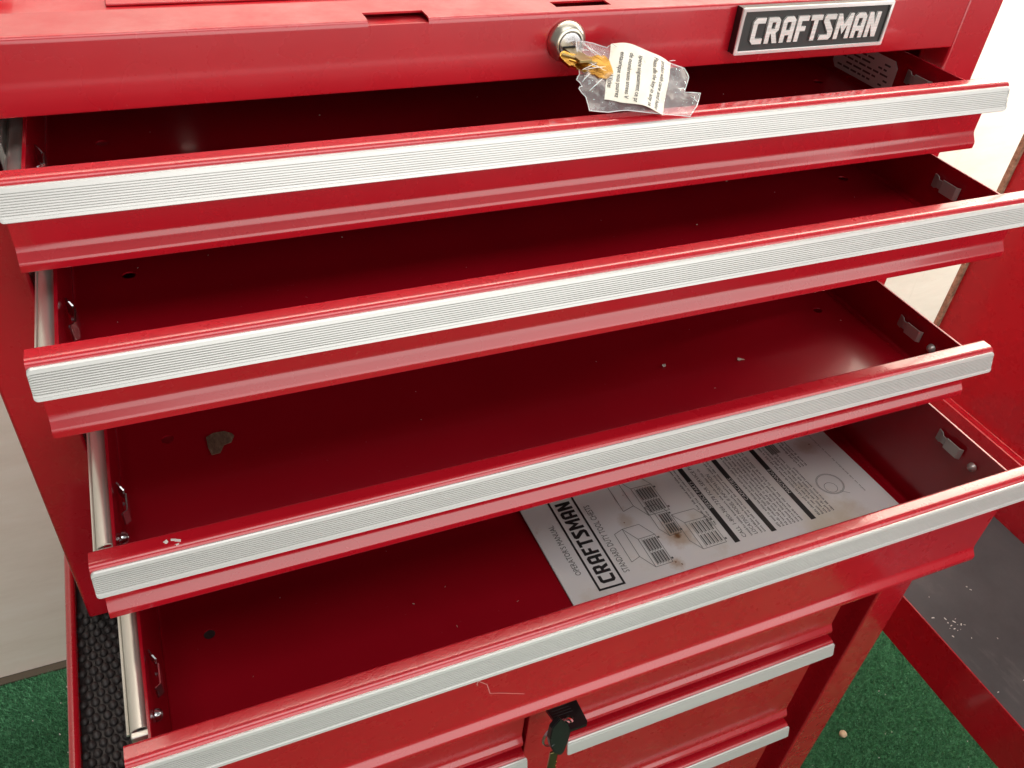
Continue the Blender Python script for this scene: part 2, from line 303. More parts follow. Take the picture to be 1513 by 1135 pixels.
def front_mesh(x0, x1, p):
    path = [(0.022, -p+0.0004), (0.0076, -p), (0.0075, -p+0.0046), (0.0116, -p+0.0100), (0.0116, 0.0014), (0.0022, 0.0014), (0.0014, -0.0050)]
    path = fillet(path, [0, 0.0012, 0.0012, 0.0022, 0.0010, 0.0030, 0], 5)
    m_ = MB().prism(sheet(path[::-1], 0.0009)if False else sheet(path, -0.0009), x0, x1)
    me = raw('front_panel', m_.v, m_.f); bm = bmesh.new(); bm.from_mesh(me); bmesh.ops.recalc_face_normals(bm, faces=bm.faces); bm.to_mesh(me); bm.free(); return me
AW = 0.276; AS = 0.2875
def make_drawer(parent, y, z, p, tray=True, depth=0.285, label=None):
    t = 0.0009; top = -0.0045; fz = -p+0.006; y0 = 0.0128; loops = [[(-AW, y0), (AW, y0), (AW, depth), (-AW, depth)], circle(-0.248, 0.1262, 0.0036), circle(0.247, 0.1240, 0.0036)]
    me = curve_mesh('drawer', loops, t/2); me.transform(Matrix.Translation((0, 0, fz-t/2)))
    m_ = MB().add([q.co for q in me.vertices], [tuple(f.vertices) for f in me.polygons])
    # side walls rise in a small radius from the floor, top edge folded over
    for s in (-1, 1):
        path = fillet([(s*(AW-0.004), fz+0.0002), (s*AW, fz+0.0002), (s*AW, top), (s*(AW+0.0016), top)], [0, 0.0025, 0.0005, 0], 4)
        prof = sheet(path, -t*s); n = len(prof)
        v = [(q[0], y0, q[1]) for q in prof]+[(q[0], depth, q[1]) for q in prof]
        m_.add(v, [(i, (i+1) % n, n+(i+1) % n, n+i) for i in range(n)]+[tuple(range(n)), tuple(range(n, 2*n))])
    m_.box(-AW+0.0003, AW-0.0003, depth, depth+0.001, fz-0.0005, top)
    d = m_.build('drawer', 'red paint inside shaded', parent); d.location = (0, y, z)
    if label: d['label'] = label
    link('front_panel', front_mesh(-AS, AS, p), 'red paint', d)
    link('handle_strip', strip_mesh(-AS, AS), 'brushed aluminium', d)
    for s in (-1, 1):
        # telescopic rail beside the tray: rounded top channel
        path = fillet([(s*0.2862, -0.032), (s*0.2862, -0.0135), (s*0.2792, -0.0120), (s*0.2792, -0.032)], [0, 0.0035, 0.003, 0], 6)
        prof = sheet(path, -0.0008*s); n = len(prof)
        v = [(q[0], 0.0275, q[1]) for q in prof]+[(q[0], depth-0.01, q[1]) for q in prof]
        r_ = MB().add(v, [(i, (i+1) % n, n+(i+1) % n, n+i) for i in range(n)]+[tuple(range(n)), tuple(range(n, 2*n))])
        r_.tube([(s*0.2882, 0.029, -0.0185), (s*0.2882, depth-0.012, -0.0185)], 0.0008, 8)
        r_.box(min(s*0.2775, s*0.2865), max(s*0.2775, s*0.2865), 0.0235, 0.0272, -0.020, -0.0135, 0.0008)
        r_.build('slide_rail', 'zinc plate', d)
        # clip: bent steel tab on the inner wall
        x = s*(AW-0.0006); c = MB()
        pth = [(0.0, 0.0), (0.0009, 0.004), (0.0016, 0.006), (0.0016, 0.009), (0.0022, 0.010), (0.0022, 0.022), (0.0008, 0.024)]
        for zz0, zz1 in ((-0.0225, -0.0135),):
            v = []; f = []
            for dx, dy in pth:
                dx = dx*(1.9 if s < 0 else 1.2)
                narrow = 0.0015 if 0.005 < dy < 0.0095 else 0.0
                v += [(x-s*dx, 0.0715-dy, zz0+narrow), (x-s*dx, 0.0715-dy, zz1-narrow), (x-s*(dx+0.0008), 0.0715-dy, zz1-narrow), (x-s*(dx+0.0008), 0.0715-dy, zz0+narrow)]
            for i in range(len(pth)-1): f += [(4*i+k, 4*i+(k+1) % 4, 4*i+4+(k+1) % 4, 4*i+4+k) for k in range(4)]
            f += [(0, 1, 2, 3), tuple(4*(len(pth)-1)+k for k in range(4))]; c.add(v, f)
        c.tube([(x-s*0.0022, 0.0585, -0.018), (x-s*0.0034, 0.0585, -0.018)], [0.0012, 0.0007], 10)
        c.build('slide_clip', 'bright steel' if s < 0 else 'dull steel', d)
        prof = [(0.0034, 0.0), (0.0034, 0.0003), (0.0030, 0.0018), (0.0021, 0.0030), (0.0010, 0.0036), (0.0002, 0.0037)]
        MB().lathe([(r, -s*q) for r, q in prof], (x, 0.0368, -0.0205), 'x', 20).build('rivet', 'bright steel' if s < 0 else 'dull steel', d)
    return d

# ------------------------------------------------------------------ tool chest
chest = thing('tool_chest', 'glossy red steel tool chest with four drawers pulled open and a silver badge', 'tool chest', (0, 0.15, -0.178))
def under(o, parent):                                   # parent and keep world position
    o.parent = parent; o.matrix_parent_inverse = Matrix.Translation(-parent.location); return o
class Sub:                                              # builder that parents at world coordinates
    pass
def part(mb, name, material, parent, **kw): return under(mb.build(name, material, None, **kw), parent)
CB = 0.3251
for s in (-1, 1):
    a, b = sorted((s*CB, s*(CB-0.0012))); part(MB().box(a, b, 0.0012, 0.305, -0.1775, 0.226, 0.0004), 'side_panel', 'red paint', chest)
    m_ = MB(); path = fillet([(s*CB, 0.004), (s*CB, 0.0), (s*0.2942, 0.0), (s*0.2942, 0.022)], [0, 0.0014, 0.0012, 0], 4)
    prof = sheet(path, 0.0011*s); n = len(prof); z0, z1 = -0.1775, 0.232
    m_.add([(q[0], q[1], z0) for q in prof]+[(q[0], q[1], z1) for q in prof], [(i, (i+1) % n, n+(i+1) % n, n+i) for i in range(n)]+[tuple(range(n)), tuple(range(n, 2*n))])
    part(m_, 'front_post', 'red paint', chest)
    # cabinet half of the slides, inside the case
    for zz in (0.1765, 0.124, 0.0715, 0.0187, -0.0369):
        a, b = sorted((s*0.2885, s*0.2915)); part(MB().box(a, b, 0.012, 0.29, zz-0.032, zz-0.012, 0.0006), 'slide_channel', 'dull steel', chest)
part(MB().box(-CB+0.0015, CB-0.0015, 0.305, 0.3062, -0.1775, 0.226), 'back_panel', 'red paint', chest)
part(MB().box(-CB+0.0015, CB-0.0015, 0.002, 0.3045, -0.1778, -0.1765), 'bottom_panel', 'red paint', chest)
m_ = MB().prism(sheet(fillet([(0.0115, -0.139), (0.001, -0.139), (0.001, -0.1765)], 0.001, 3), 0.001), -0.2912, 0.2912); part(m_, 'bottom_rail', 'red paint', chest)
# top tray floor with a pressed rib and a drain hole
me = curve_mesh('tray_floor', [[(-CB+0.002, 0.031), (CB-0.002, 0.031), (CB-0.002, 0.304), (-CB+0.002, 0.304)], circle(-0.199, 0.1595, 0.005)], 0.0004)
me.transform(Matrix.Translation((0, 0, 0.1862))); under(link('tray_floor', me, 'red paint dusty'), chest)
part(MB().box(-0.232, 0.232, 0.140, 0.153, 0.1868, 0.1886, 0.0008), 'pressed_rib', 'red paint dusty', chest)
# front panel with folded top flange and latch slots
fp = MB(); bot = (0.012, 0.1823)
full = fillet([(0.012, 0.1823), (-0.004, 0.1823), (-0.004, 0.2176), (0.0302, 0.2176), (0.0302, 0.1870)], [0, 0.0010, 0.0032, 0.0012, 0], 6)
low = fillet([(0.012, 0.1823), (-0.004, 0.1823), (-0.004, 0.2152)], [0, 0.0010, 0], 4)
back = fillet([(0.0082, 0.2176), (0.0302, 0.2176), (0.0302, 0.1870)], [0, 0.0012, 0], 4)
cuts = [-0.2896, -0.1135, -0.0820, -0.0075, 0.0260, 0.2896]
low2 = fillet([(0.012, 0.1823), (-0.004, 0.1823), (-0.004, 0.2176), (0.0035, 0.2176)], [0, 0.0010, 0.0032, 0], 6)
back2 = fillet([(0.0130, 0.2176), (0.0302, 0.2176), (0.0302, 0.1870)], [0, 0.0012, 0], 4)
for i in range(len(cuts)-1):
    x0, x1 = cuts[i], cuts[i+1]
    if i % 2 == 0: fp.prism(sheet(full, -0.0010), x0, x1)
    else:
        fp.prism(sheet(low if i == 1 else low2, -0.0010), x0, x1); fp.prism(sheet(back if i == 1 else back2, -0.0010), x0, x1)
        fp.box(x0-0.004, x1+0.004, -0.0028, 0.0125, 0.2132, 0.2140)
tfp = part(fp, 'top_front_panel', 'red paint', chest); tfp.data.materials.append(M['red paint dusty'])
for q in tfp.data.polygons:
    if q.normal.z > 0.8 and q.center.z > 0.2: q.material_index = 1
# side walls of the open top tray
for s in (-1, 1):
    a, b = sorted((s*0.2912, s*(CB-0.0018))); part(MB().box(a, b, 0.0012, 0.30, 0.2166, 0.2176), 'tray_ledge', 'red paint dusty', chest)

DR = [(-0.0606, 0.1765, 0.0453), (-0.1153, 0.1240, 0.0453), (-0.1360, 0.0187, 0.0453), (-0.2062, -0.0369, 0.0957)]
drawers = []
labs = ['top drawer, deep in shadow, paper sticker on its right wall', 'empty second drawer from the top', 'third open drawer, with a scrap of dead leaf', 'deep bottom drawer holding the manual']
for (y, z, p), lb in zip(DR, labs):
    d = make_drawer(None, y, z, p, label=lb); under(d, chest); drawers.append(d)
d5 = make_drawer(None, -0.012, 0.0715, 0.0453, label='closed drawer between the open second and third ones'); under(d5, chest)

# sticker on the right wall of the top drawer (local coordinates of the drawer)
d1 = drawers[0]
me = curve_mesh('paper_sticker', [[(0.0, 0.004), (0.004, 0.0), (0.060, 0.0), (0.064, 0.004), (0.064, 0.019), (0.060, 0.023), (0.004, 0.023), (0.0, 0.019)]], 0.0001)
place(me, (AW-0.0012, 0.0805+0.064, -0.0355), (0, -1, 0), (0, 0, 1)); st = link('paper_sticker', me, 'sticker', d1)
pm = MB()
for row in range(5):
    x = 0.006
    while x < 0.056:
        wd = random.uniform(0.003, 0.009)
        if random.random() < 0.7: pm.box(AW-0.00145, AW-0.00140, 0.1445-x-wd, 0.1445-x, -0.0325+row*0.0036, -0.0312+row*0.0036)
        x += wd+0.0016
o = pm.build('sticker_print', 'print grey', d1, smooth=0)

# badge: black plate, chrome frame, raised letters
bx0, bx1, bz0, bz1, by = 0.1053, 0.2185, 0.1900, 0.2167, -0.0043
bd = MB().box(bx0+0.0012, bx1-0.0012, by-0.0052, by, bz0+0.0012, bz1-0.0012); bo = part(bd, 'badge', 'badge black', chest)
def bsub(o): o.parent = bo; o.matrix_parent_inverse = bo.matrix_parent_inverse.copy() if False else Matrix.Identity(4); return o
me = curve_mesh('badge_frame', [[(bx0, bz0), (bx1, bz0), (bx1, bz1), (bx0, bz1)], [(bx0+0.0021, bz0+0.0021), (bx0+0.0021, bz1-0.0021), (bx1-0.0021, bz1-0.0021), (bx1-0.0021, bz0+0.0021)]], 0.0008)
bm = bmesh.new(); bm.from_mesh(me); bmesh.ops.remove_doubles(bm, verts=bm.verts, dist=1e-6); bmesh.ops.bevel(bm, geom=bm.edges[:], offset=0.00035, segments=2, affect='EDGES'); bm.to_mesh(me); bm.free()
place(me, (0, by-0.0061, 0), (1, 0, 0), (0, 0, 1)); bsub(link('badge_frame', me, 'chrome'))
me = curve_mesh('badge_skirt', [[(bx0+0.0002, bz0+0.0002), (bx1-0.0002, bz0+0.0002), (bx1-0.0002, bz1-0.0002), (bx0+0.0002, bz1-0.0002)], [(bx0+0.0011, bz0+0.0011), (bx0+0.0011, bz1-0.0011), (bx1-0.0011, bz1-0.0011), (bx1-0.0011, bz0+0.0011)]], 0.0026)
place(me, (0, by-0.0026, 0), (1, 0, 0), (0, 0, 1)); bsub(link('badge_skirt', me, 'black plastic'))
lw, lh = (bx1-bx0)*0.845, (bz1-bz0)*0.56
for L in word_loops('CRAFTSMAN', lw, lh):
    me = curve_mesh('badge_letter', L, 0.0007); place(me, (bx0+(bx1-bx0)*0.083, by-0.0059, bz0+(bz1-bz0)*0.215), (1, 0, 0), (0, 0, 1)); bsub(link('badge_letter', me, 'brushed letters', smooth=0))

# lock cylinder
LC = (-0.0036, -0.0042, 0.2021)
lk = part(MB().lathe([(0.0112, 0.0), (0.0112, 0.0016), (0.0106, 0.0030), (0.0092, 0.0052), (0.0080, 0.0060), (0.0070, 0.0060), (0.0068, 0.0054), (0.0068, 0.003)], LC), 'lock', 'satin nickel', chest)
pl = MB().lathe([(0.0064, 0.003), (0.0064, 0.0056), (0.0061, 0.0060), (0.0030, 0.0061)], LC, n=32).build('lock_plug', 'bright steel'); bsub(pl); pl.parent = lk
kh = MB().box(LC[0]-0.0042, LC[0]+0.0030, LC[1]-0.0066, LC[1]-0.0058, LC[2]-0.0032, LC[2]-0.0008, 0.0002).build('keyhole', 'dark void'); kh.parent = lk

# scratches and chips on the paint, as thin raised flecks of lost paint
def flecks(name, polys, parent, yy):
    m_ = MB()
    for pts, wd in polys:
        for (x0, z0), (x1, z1) in zip(pts[:-1], pts[1:]):
            d_ = Vector((x1-x0, z1-z0)); nn = Vector((-d_.y, d_.x)).normalized()*wd/2
            m_.add([(x0+nn.x, yy, z0+nn.y), (x0-nn.x, yy, z0-nn.y), (x1-nn.x, yy, z1-nn.y), (x1+nn.x, yy, z1+nn.y)], [(0, 1, 2, 3)])
    return m_.build(name, 'scratch', parent, smooth=0)
d4 = drawers[3]
flecks('paint_scratch', [([(-0.1132, -0.0452), (-0.1118, -0.0428), (-0.1065, -0.0492), (-0.1040, -0.0600), (-0.0980, -0.0630), (-0.0811, -0.0737)], 0.00035), ([(-0.1126, -0.0430), (-0.1126, -0.0468)], 0.0003)], d4, 0.01153)

# ------------------------------------------------------------------ rolling cabinet below
cab = thing('rolling_cabinet', 'red steel rolling cabinet under the chest with two columns of closed drawers', 'tool cabinet', (0, 0.09, FZ))
CW = 0.3412; CY = -0.140; CT = -0.174
for s in (-1, 1):
    a, b = sorted((s*CW, s*(CW-0.0012))); part(MB().box(a, b, CY+0.003, 0.318, -0.86, CT-0.004, 0.0004), 'side_panel', 'red paint', cab)
    part(MB().tube([(s*(CW-0.0034), CY+0.004, CT-0.0034), (s*(CW-0.0034), 0.318, CT-0.0034)], 0.0034, 14), 'top_rim', 'red paint', cab)
    m_ = MB(); path = fillet([(s*CW, CY+0.005), (s*CW, CY), (s*0.3040, CY), (s*0.3040, CY+0.034)], [0, 0.0016, 0.0012, 0], 4)
    prof = sheet(path, 0.0011*s); n = len(prof); z0, z1 = -0.86, CT-0.004
    m_.add([(q[0], q[1], z0) for q in prof]+[(q[0], q[1], z1) for q in prof], [(i, (i+1) % n, n+(i+1) % n, n+i) for i in range(n)]+[tuple(range(n)), tuple(range(n, 2*n))])
    part(m_, 'front_post', 'red paint', cab)
part(MB().tube([(-CW+0.0034, CY+0.0035, CT-0.0034), (CW-0.0034, CY+0.0035, CT-0.0034)], 0.0034, 12), 'front_rim', 'red paint', cab)
part(MB().box(-0.3035, 0.3035, CY+0.001, CY+0.0022, -0.206, CT-0.006, 0.0003), 'top_rail', 'red paint', cab)
part(MB().box(-CW+0.002, CW-0.002, CY+0.004, 0.316, -0.1945, -0.1932), 'top_deck', 'red paint', cab)
part(MB().box(-CW+0.002, CW-0.002, 0.316, 0.3172, -0.86, CT-0.006), 'back_panel', 'red paint', cab)
part(MB().box(-0.3035, 0.3035, CY+0.0335, CY+0.0347, -0.86, -0.1955), 'inner_bulkhead', 'red paint', cab)
part(MB().box(-CW+0.002, CW-0.002, CY+0.002, 0.315, -0.8615, -0.8603), 'base_panel', 'red paint', cab)
DX0, DX1 = -0.0345, -0.0020
part(MB().box(DX0, DX1, CY+0.0085, CY+0.0330, -0.8600, -0.2065, 0.0010), 'divider_post', 'red paint', cab)
rows = [(-0.2080, 0.1065), (-0.3215, 0.1440), (-0.4730, 0.1440), (-0.6240, 0.1440)]
for (z, p) in rows:
    for x0, x1 in ((-0.2800, DX0-0.0015), (0.0005, 0.2800)):
        me = front_mesh(x0+0.0015, x1-0.0015, p); dr = link('drawer_front', me, 'red paint'); dr.location = (0, CY-0.0005, z); under(dr, cab)
        link('handle_strip', strip_mesh(x0, x1, plain=True), 'brushed aluminium', dr)
for sx in (-0.29, 0.29):
    for yy in (CY+0.05, 0.27):
        c_ = MB().lathe([(0.0, -0.014), (0.034, -0.014), (0.040, -0.010), (0.040, 0.010), (0.034, 0.014), (0.0, 0.014)], (sx, yy, FZ+0.0402), 'x', 24); c = part(c_, 'caster', 'black rubber', cab)
        f_ = MB().box(sx-0.021, sx-0.018, yy-0.02, yy+0.02, FZ+0.03, -0.8618).box(sx+0.018, sx+0.021, yy-0.02, yy+0.02, FZ+0.03, -0.8618).box(sx-0.0178, sx+0.0178, yy-0.02, yy+0.02, -0.866, -0.8622)
        f_.build('caster_fork', 'zinc plate').parent = c
# lock of the cabinet
part(MB().lathe([(0.009, 0.0), (0.009, 0.002), (0.007, 0.004), (0.0, 0.004)], (-0.0170, CY+0.0083, -0.2465), n=24), 'lock', 'satin nickel', cab)

# non-slip liner on the cabinet top: knobbly rubber weave
mat_t = thing('rubber_liner', 'black knobbly non-slip rubber liner on the cabinet top beside the chest', 'liner', (-0.2, -0.06, -0.193))
part(MB().box(-0.3365, 0.3365, CY+0.009, 0.312, -0.1931, -0.1908), 'liner_base', 'black rubber', mat_t)
kb = MB(); px, py = 0.00700, 0.00660
base = []
bmk = bmesh.new(); bmesh.ops.create_icosphere(bmk, subdivisions=2, radius=1); kv = np.array([v.co[:] for v in bmk.verts]); kf = [[v.index for v in f.verts] for f in bmk.faces]; bmk.free()
V = []; F = []; cnt = 0
for j in range(int(0.16/py)):
    for i in range(-1, 17):
        for s in ((-1,) if True else (-1, 1)):
            x = -0.3325+0.0016+(i+0.5*(j % 2))*px; y = CY+0.011+j*py*0.93
            if x > -0.255 or x < -0.3345: continue
            x += random.uniform(-.0002, .0002); y += random.uniform(-.0002, .0002); sc_ = random.uniform(0.93, 1.07)
            v = kv*np.array([0.0029, 0.0033, 0.0030])*sc_; v[:, 2] += 0.10*v[:, 1]*random.uniform(-1, 1)
            zk = -0.1902+random.uniform(-.0004, .0004)
            for sx_ in (1, -1): V.append(v+np.array([x*sx_, y, zk])); F += [tuple(q+cnt for q in f) for f in kf]; cnt += len(kv)
kn = raw('liner_knobs', np.concatenate(V), F); kn_o = under(link('liner_knobs', kn, 'black rubber', kind='stuff'), mat_t)

# ------------------------------------------------------------------ red cart to the right
cart = thing('tool_cart', 'low red metal cart with a worn black mat and a tall red side panel', 'tool cart', (0.56, -0.25, FZ))
LX, RX = 0.4500, 0.6500; ZT = -0.3960; ya, yb = 0.155, -0.85
part(MB().box(LX, LX+0.0016, yb, ya, ZT-0.0655, ZT, 0.0005), 'side_wall', 'red paint', cart)
part(MB().box(LX+0.002, RX+0.008, yb, ya, ZT-0.012, ZT-0.0105), 'shelf', 'red paint', cart)
part(MB().box(LX+0.0020, RX-0.0005, yb+0.002, ya-0.002, ZT-0.0100, ZT-0.0012, 0.0008), 'shelf_mat', 'worn black mat', cart)
m_ = MB(); path = fillet([(RX, ZT-0.0655), (RX, -0.3150), (RX+0.0115, -0.3150), (RX+0.0115, 0.060)], [0, 0.002, 0.001, 0], 4); prof = sheet(path, -0.0012); n = len(prof)
m_.add([(q[0], yb, q[1]) for q in prof]+[(q[0], ya+0.006, q[1]) for q in prof], [(i, (i+1) % n, n+(i+1) % n, n+i) for i in range(n)]+[tuple(range(n)), tuple(range(n, 2*n))])
part(m_, 'side_panel', 'red paint', cart)
part(MB().box(LX+0.002, RX-0.002, ya-0.0012, ya, ZT-0.0655, ZT-0.0125), 'end_wall', 'red paint', cart)
part(MB().box(LX+0.002, RX-0.002, yb, yb+0.0012, ZT-0.0655, ZT-0.0125), 'end_wall', 'red paint', cart)
for x in (LX+0.012, RX-0.012):
    for y in (yb+0.015, ya-0.015): part(MB().box(x-0.01, x+0.01, y-0.01, y+0.01, FZ+0.0005, ZT-0.0125, 0.001), 'leg', 'red paint', cart)

# ------------------------------------------------------------------ manual in the bottom drawer
MX0, MX1, MY0, MY1 = -0.0205, 0.2625, -0.1905, 0.0270; FL4 = -0.0369-0.0957+0.006
man = thing('operators_manual', 'stained white printed manual lying in the deep bottom drawer', 'manual', (0.12, -0.08, FL4))
def wav(x, y): return 0.0022+0.0016*math.sin(17*x+1.0)*math.cos(19*y+0.4)+0.0006*math.sin(41*x+23*y)+0.0016*max(0, (x-0.16)/0.1)**2*0.8
skew = lambda x, y: (x+(-0.018)*(y+0.1), y)
def grid_sheet(nx, ny, zoff, inset):
    v = []; f = []
    for j in range(ny+1):
        for i in range(nx+1):
            x = MX0+inset+(MX1-MX0-2*inset)*i/nx; y = MY0+inset+(MY1-MY0-2*inset)*j/ny; xx, yy = skew(x, y); v.append((xx, yy, FL4+zoff+wav(x, y)))
    for j in range(ny):
        for i in range(nx): k = j*(nx+1)+i; f.append((k, k+1, k+nx+2, k+nx+1))
    return v, f
for nm, zo, ins, mt in (('cover', 0.0, 0, 'manual paper'), ('page', -0.0005, 0.0005, 'slip paper'), ('page', -0.0009, 0.0, 'manual paper'), ('page', -0.0013, 0.0008, 'slip paper')):
    v, f = grid_sheet(110, 86, zo, ins); mm = MB().add(v, f); mm.add([(a, b, c-0.0003) for a, b, c in v], [q[::-1] for q in f]); part(mm, nm, mt, man)
PR = {'frame': MB(), 'logo': MB(), 'bar': MB(), 'print black': MB(), 'print grey': MB(), 'print pale': MB(), 'rust stain': MB(), 'rust stain pale': MB()}
def pput(me_or_v, f, key):                               # page frame: world x,y ; follow the waves of the sheet
    out = []
    for p in me_or_v: xx, yy = skew(p[0], p[1]); out.append((xx, yy, FL4+0.00022+wav(p[0], p[1])))
    PR[key].add(out, f)
# page reading direction is +y, page "up" is -x
def ptext(txt, x, y, size, key, maxlen=None):            # baseline at world x, starting at y, letters rise towards -x
    me = text_mesh(txt, size); ymax = max(q.co.x for q in me.vertices); s = (maxlen/ymax) if maxlen else 1
    pput([(x-q.co.y, y+q.co.x*s, 0) for q in me.vertices], [tuple(f.vertices) for f in me.polygons], key)
def prect(x0, x1, y0, y1, key, n=0):
    n = n if n == 1 else max(2, int((y1-y0)/0.0025))
    v = []
    for i in range(n+1): yy = y0+(y1-y0)*i/n; v += [(x0, yy, 0), (x1, yy, 0)]
    pput(v, [(2*i, 2*i+1, 2*i+3, 2*i+2) for i in range(n)], key)
def pline(a, b, wd, key):
    a, b = Vector(a), Vector(b); d_ = (b-a); nn = Vector((-d_.y, d_.x)).normalized()*wd/2; k_ = max(1, int(d_.length/0.002)); v = []
    for i in range(k_+1): q = a+d_*i/k_; v += [(q+nn)[:]+(0,), (q-nn)[:]+(0,)]
    pput(v, [(2*i, 2*i+1, 2*i+3, 2*i+2) for i in range(k_)], key)
# boxed word mark
bx_a, bx_b, y_a, y_b = 0.0015, 0.0225, -0.1345, -0.0480
for r_ in ((bx_a, bx_a+0.0016, y_a, y_b), (bx_b-0.0016, bx_b, y_a, y_b), (bx_a+0.0016, bx_b-0.0016, y_a, y_a+0.0016), (bx_a+0.0016, bx_b-0.0016, y_b-0.0016, y_b)): prect(*r_, 'frame')
for L in word_loops('CRAFTSMAN', 0.0760, 0.0120):
    me = curve_mesh('x', L, 0.0); pput([(bx_b-0.0045-q.co.y, y_a+0.0050+q.co.x, 0) for q in me.vertices], [tuple(f.vertices) for f in me.polygons], 'logo'); part(PR['logo'], 'logo_letter', 'print black', man, smooth=0); PR['logo'] = MB()
part(PR['frame'], 'logo_frame', 'print black', man, smooth=0)
ptext("OPERATOR'S MANUAL", -0.0035, -0.1180, 0.0062, 'print grey', 0.0470)
ptext("STANDARD DUTY TOOL CHESTS", 0.0305, -0.1260, 0.0068, 'print grey', 0.0640)
# line drawings of chests
def chest_drawing(x, y, wdt, hgt, dep, nd_, stand=False):   # x,y lower-left corner on the page; page x -> world +y, page y -> world -x
    def T(u, v): return (x-v, y+u)
    def L(a, b, wd=0.0004): pline(T(*a), T(*b), wd, 'print grey')
    k = dep*0.55
    L((0, 0), (wdt, 0)); L((wdt, 0), (wdt, hgt)); L((wdt, hgt), (0, hgt)); L((0, hgt), (0, 0))
    L((wdt, 0), (wdt+dep, k)); L((wdt+dep, k), (wdt+dep, hgt+k)); L((wdt+dep, hgt+k), (wdt, hgt)); L((wdt+dep, hgt+k), (dep, hgt+k)); L((dep, hgt+k), (0, hgt))
    for i in range(nd_):
        v = hgt*(0.12+0.8*i/nd_)
        L((wdt*0.08, v), (wdt*0.46, v), 0.0010); L((wdt*0.52, v), (wdt*0.92, v), 0.0010); L((wdt*0.04, v+hgt*0.07), (wdt*0.96, v+hgt*0.07), 0.00028)
    if stand:
        L((dep, hgt+k), (dep*0.8, hgt+k+hgt*0.55), 0.0004); L((dep*0.8, hgt+k+hgt*0.55), (wdt+dep*0.8, hgt+k+hgt*0.55), 0.0004); L((wdt+dep*0.8, hgt+k+hgt*0.55), (wdt+dep, hgt+k), 0.0004)
    for u_ in (0.12, 0.88): L((wdt*u_-0.0008, -0.0013), (wdt*u_+0.0008, -0.0013), 0.0016)
chest_drawing(0.0640, -0.1290, 0.026, 0.014, 0.012, 5, True)
chest_drawing(0.0870, -0.0860, 0.028, 0.018, 0.012, 6, True)
chest_drawing(0.0840, -0.1080, 0.022, 0.010, 0.008, 4)
chest_drawing(0.1110, -0.1270, 0.026, 0.020, 0.010, 5)
chest_drawing(0.0700, -0.0500, 0.026, 0.018, 0.012, 5, True)
# section bars with reversed-out captions and the text under each
for xb, cap, hang in ((0.1165, 'SERVICE PARTS', 5), (0.1495, 'CAPACITIES', 6), (0.1865, 'MAINTENANCE', 7)):
    prect(xb, xb+0.0046, -0.1300, 0.012, 'bar', 12); part(PR['bar'], 'section_bar', 'print black', man, smooth=0); PR['bar'] = MB()
def ctext(txt, x, y, size, ln_):
    me = text_mesh(txt, size); ymax = max(q.co.x for q in me.vertices); s = ln_/ymax; out = []
    for q in me.vertices: p = (x-q.co.y, y+q.co.x*s); xx, yy = skew(*p); out.append((xx, yy, FL4+0.00036+wav(*p)))
    part(MB().add(out, [tuple(f.vertices) for f in me.polygons]), 'bar_caption', 'manual paper', man, smooth=0)
ctext('SERVICE PARTS', 0.1203, -0.0950, 0.0046, 0.030); ctext('CAPACITIES', 0.1533, -0.0960, 0.0046, 0.025); ctext('MAINTENANCE', 0.1903, -0.1010, 0.0046, 0.028)
ptext('CALL 1-800-366-7278 FOR SERVICE PARTS', 0.1285, -0.1280, 0.0048, 'print black', 0.088)
ptext('LOCATING MODEL # INFORMATION', 0.1385, -0.1280, 0.0046, 'print black', 0.066)
def para(x, y, length, pitch, rows_, key='print grey', h=0.0019):
    for r_ in range(rows_):
        yy = y; end = y+length*(random.uniform(0.55, 1.0) if r_ == rows_-1 else random.uniform(0.9, 1.0))
        while yy < end:
            wd = random.uniform(0.002, 0.0075)
            # each word is a row of small letter strokes
            q = yy
            while q < min(yy+wd, end):
                hh = h*random.choice((0.7, 0.7, 0.7, 1.0)); prect(x+r_*pitch-hh, x+r_*pitch, q, q+0.00062, key, 1); 
                if random.random() < 0.6: prect(x+r_*pitch-0.0005, x+r_*pitch, q+0.00062, q+0.0011, key, 1)
                q += 0.00125
            yy += wd+0.0015
para(0.1335, -0.128, 0.120, 0.0030, 1); para(0.1425, -0.128, 0.125, 0.0030, 2)
para(0.1595, -0.128, 0.130, 0.0034, 7); para(0.1965, -0.128, 0.085, 0.0034, 5); para(0.1100, -0.110, 0.09, 0.0034, 2); para(0.2160, -0.080, 0.060, 0.0030, 3)
prect(0.2020, 0.2110, -0.060, -0.020, 'print pale', 4)
for k in range(5): pline((0.2025+k*0.0019, -0.059), (0.2025+k*0.0019, -0.021), 0.0006, 'print grey')
para(0.2475, -0.120, 0.13, 0.003, 1, 'print pale', 0.0014)
for rr in (0.011, 0.0102):
    cs = circle(0.2255, -0.104, rr, 30)
    for a, b in zip(cs, cs[1:]+cs[:1]): pline(a, b, 0.0003, 'print grey')
cs = circle(0.2235, -0.1075, 0.0052, 18)
for a, b in zip(cs, cs[1:]+cs[:1]): pline(a, b, 0.0003, 'print grey')
pline((0.2280, -0.113), (0.2340, -0.118), 0.0003, 'print grey')
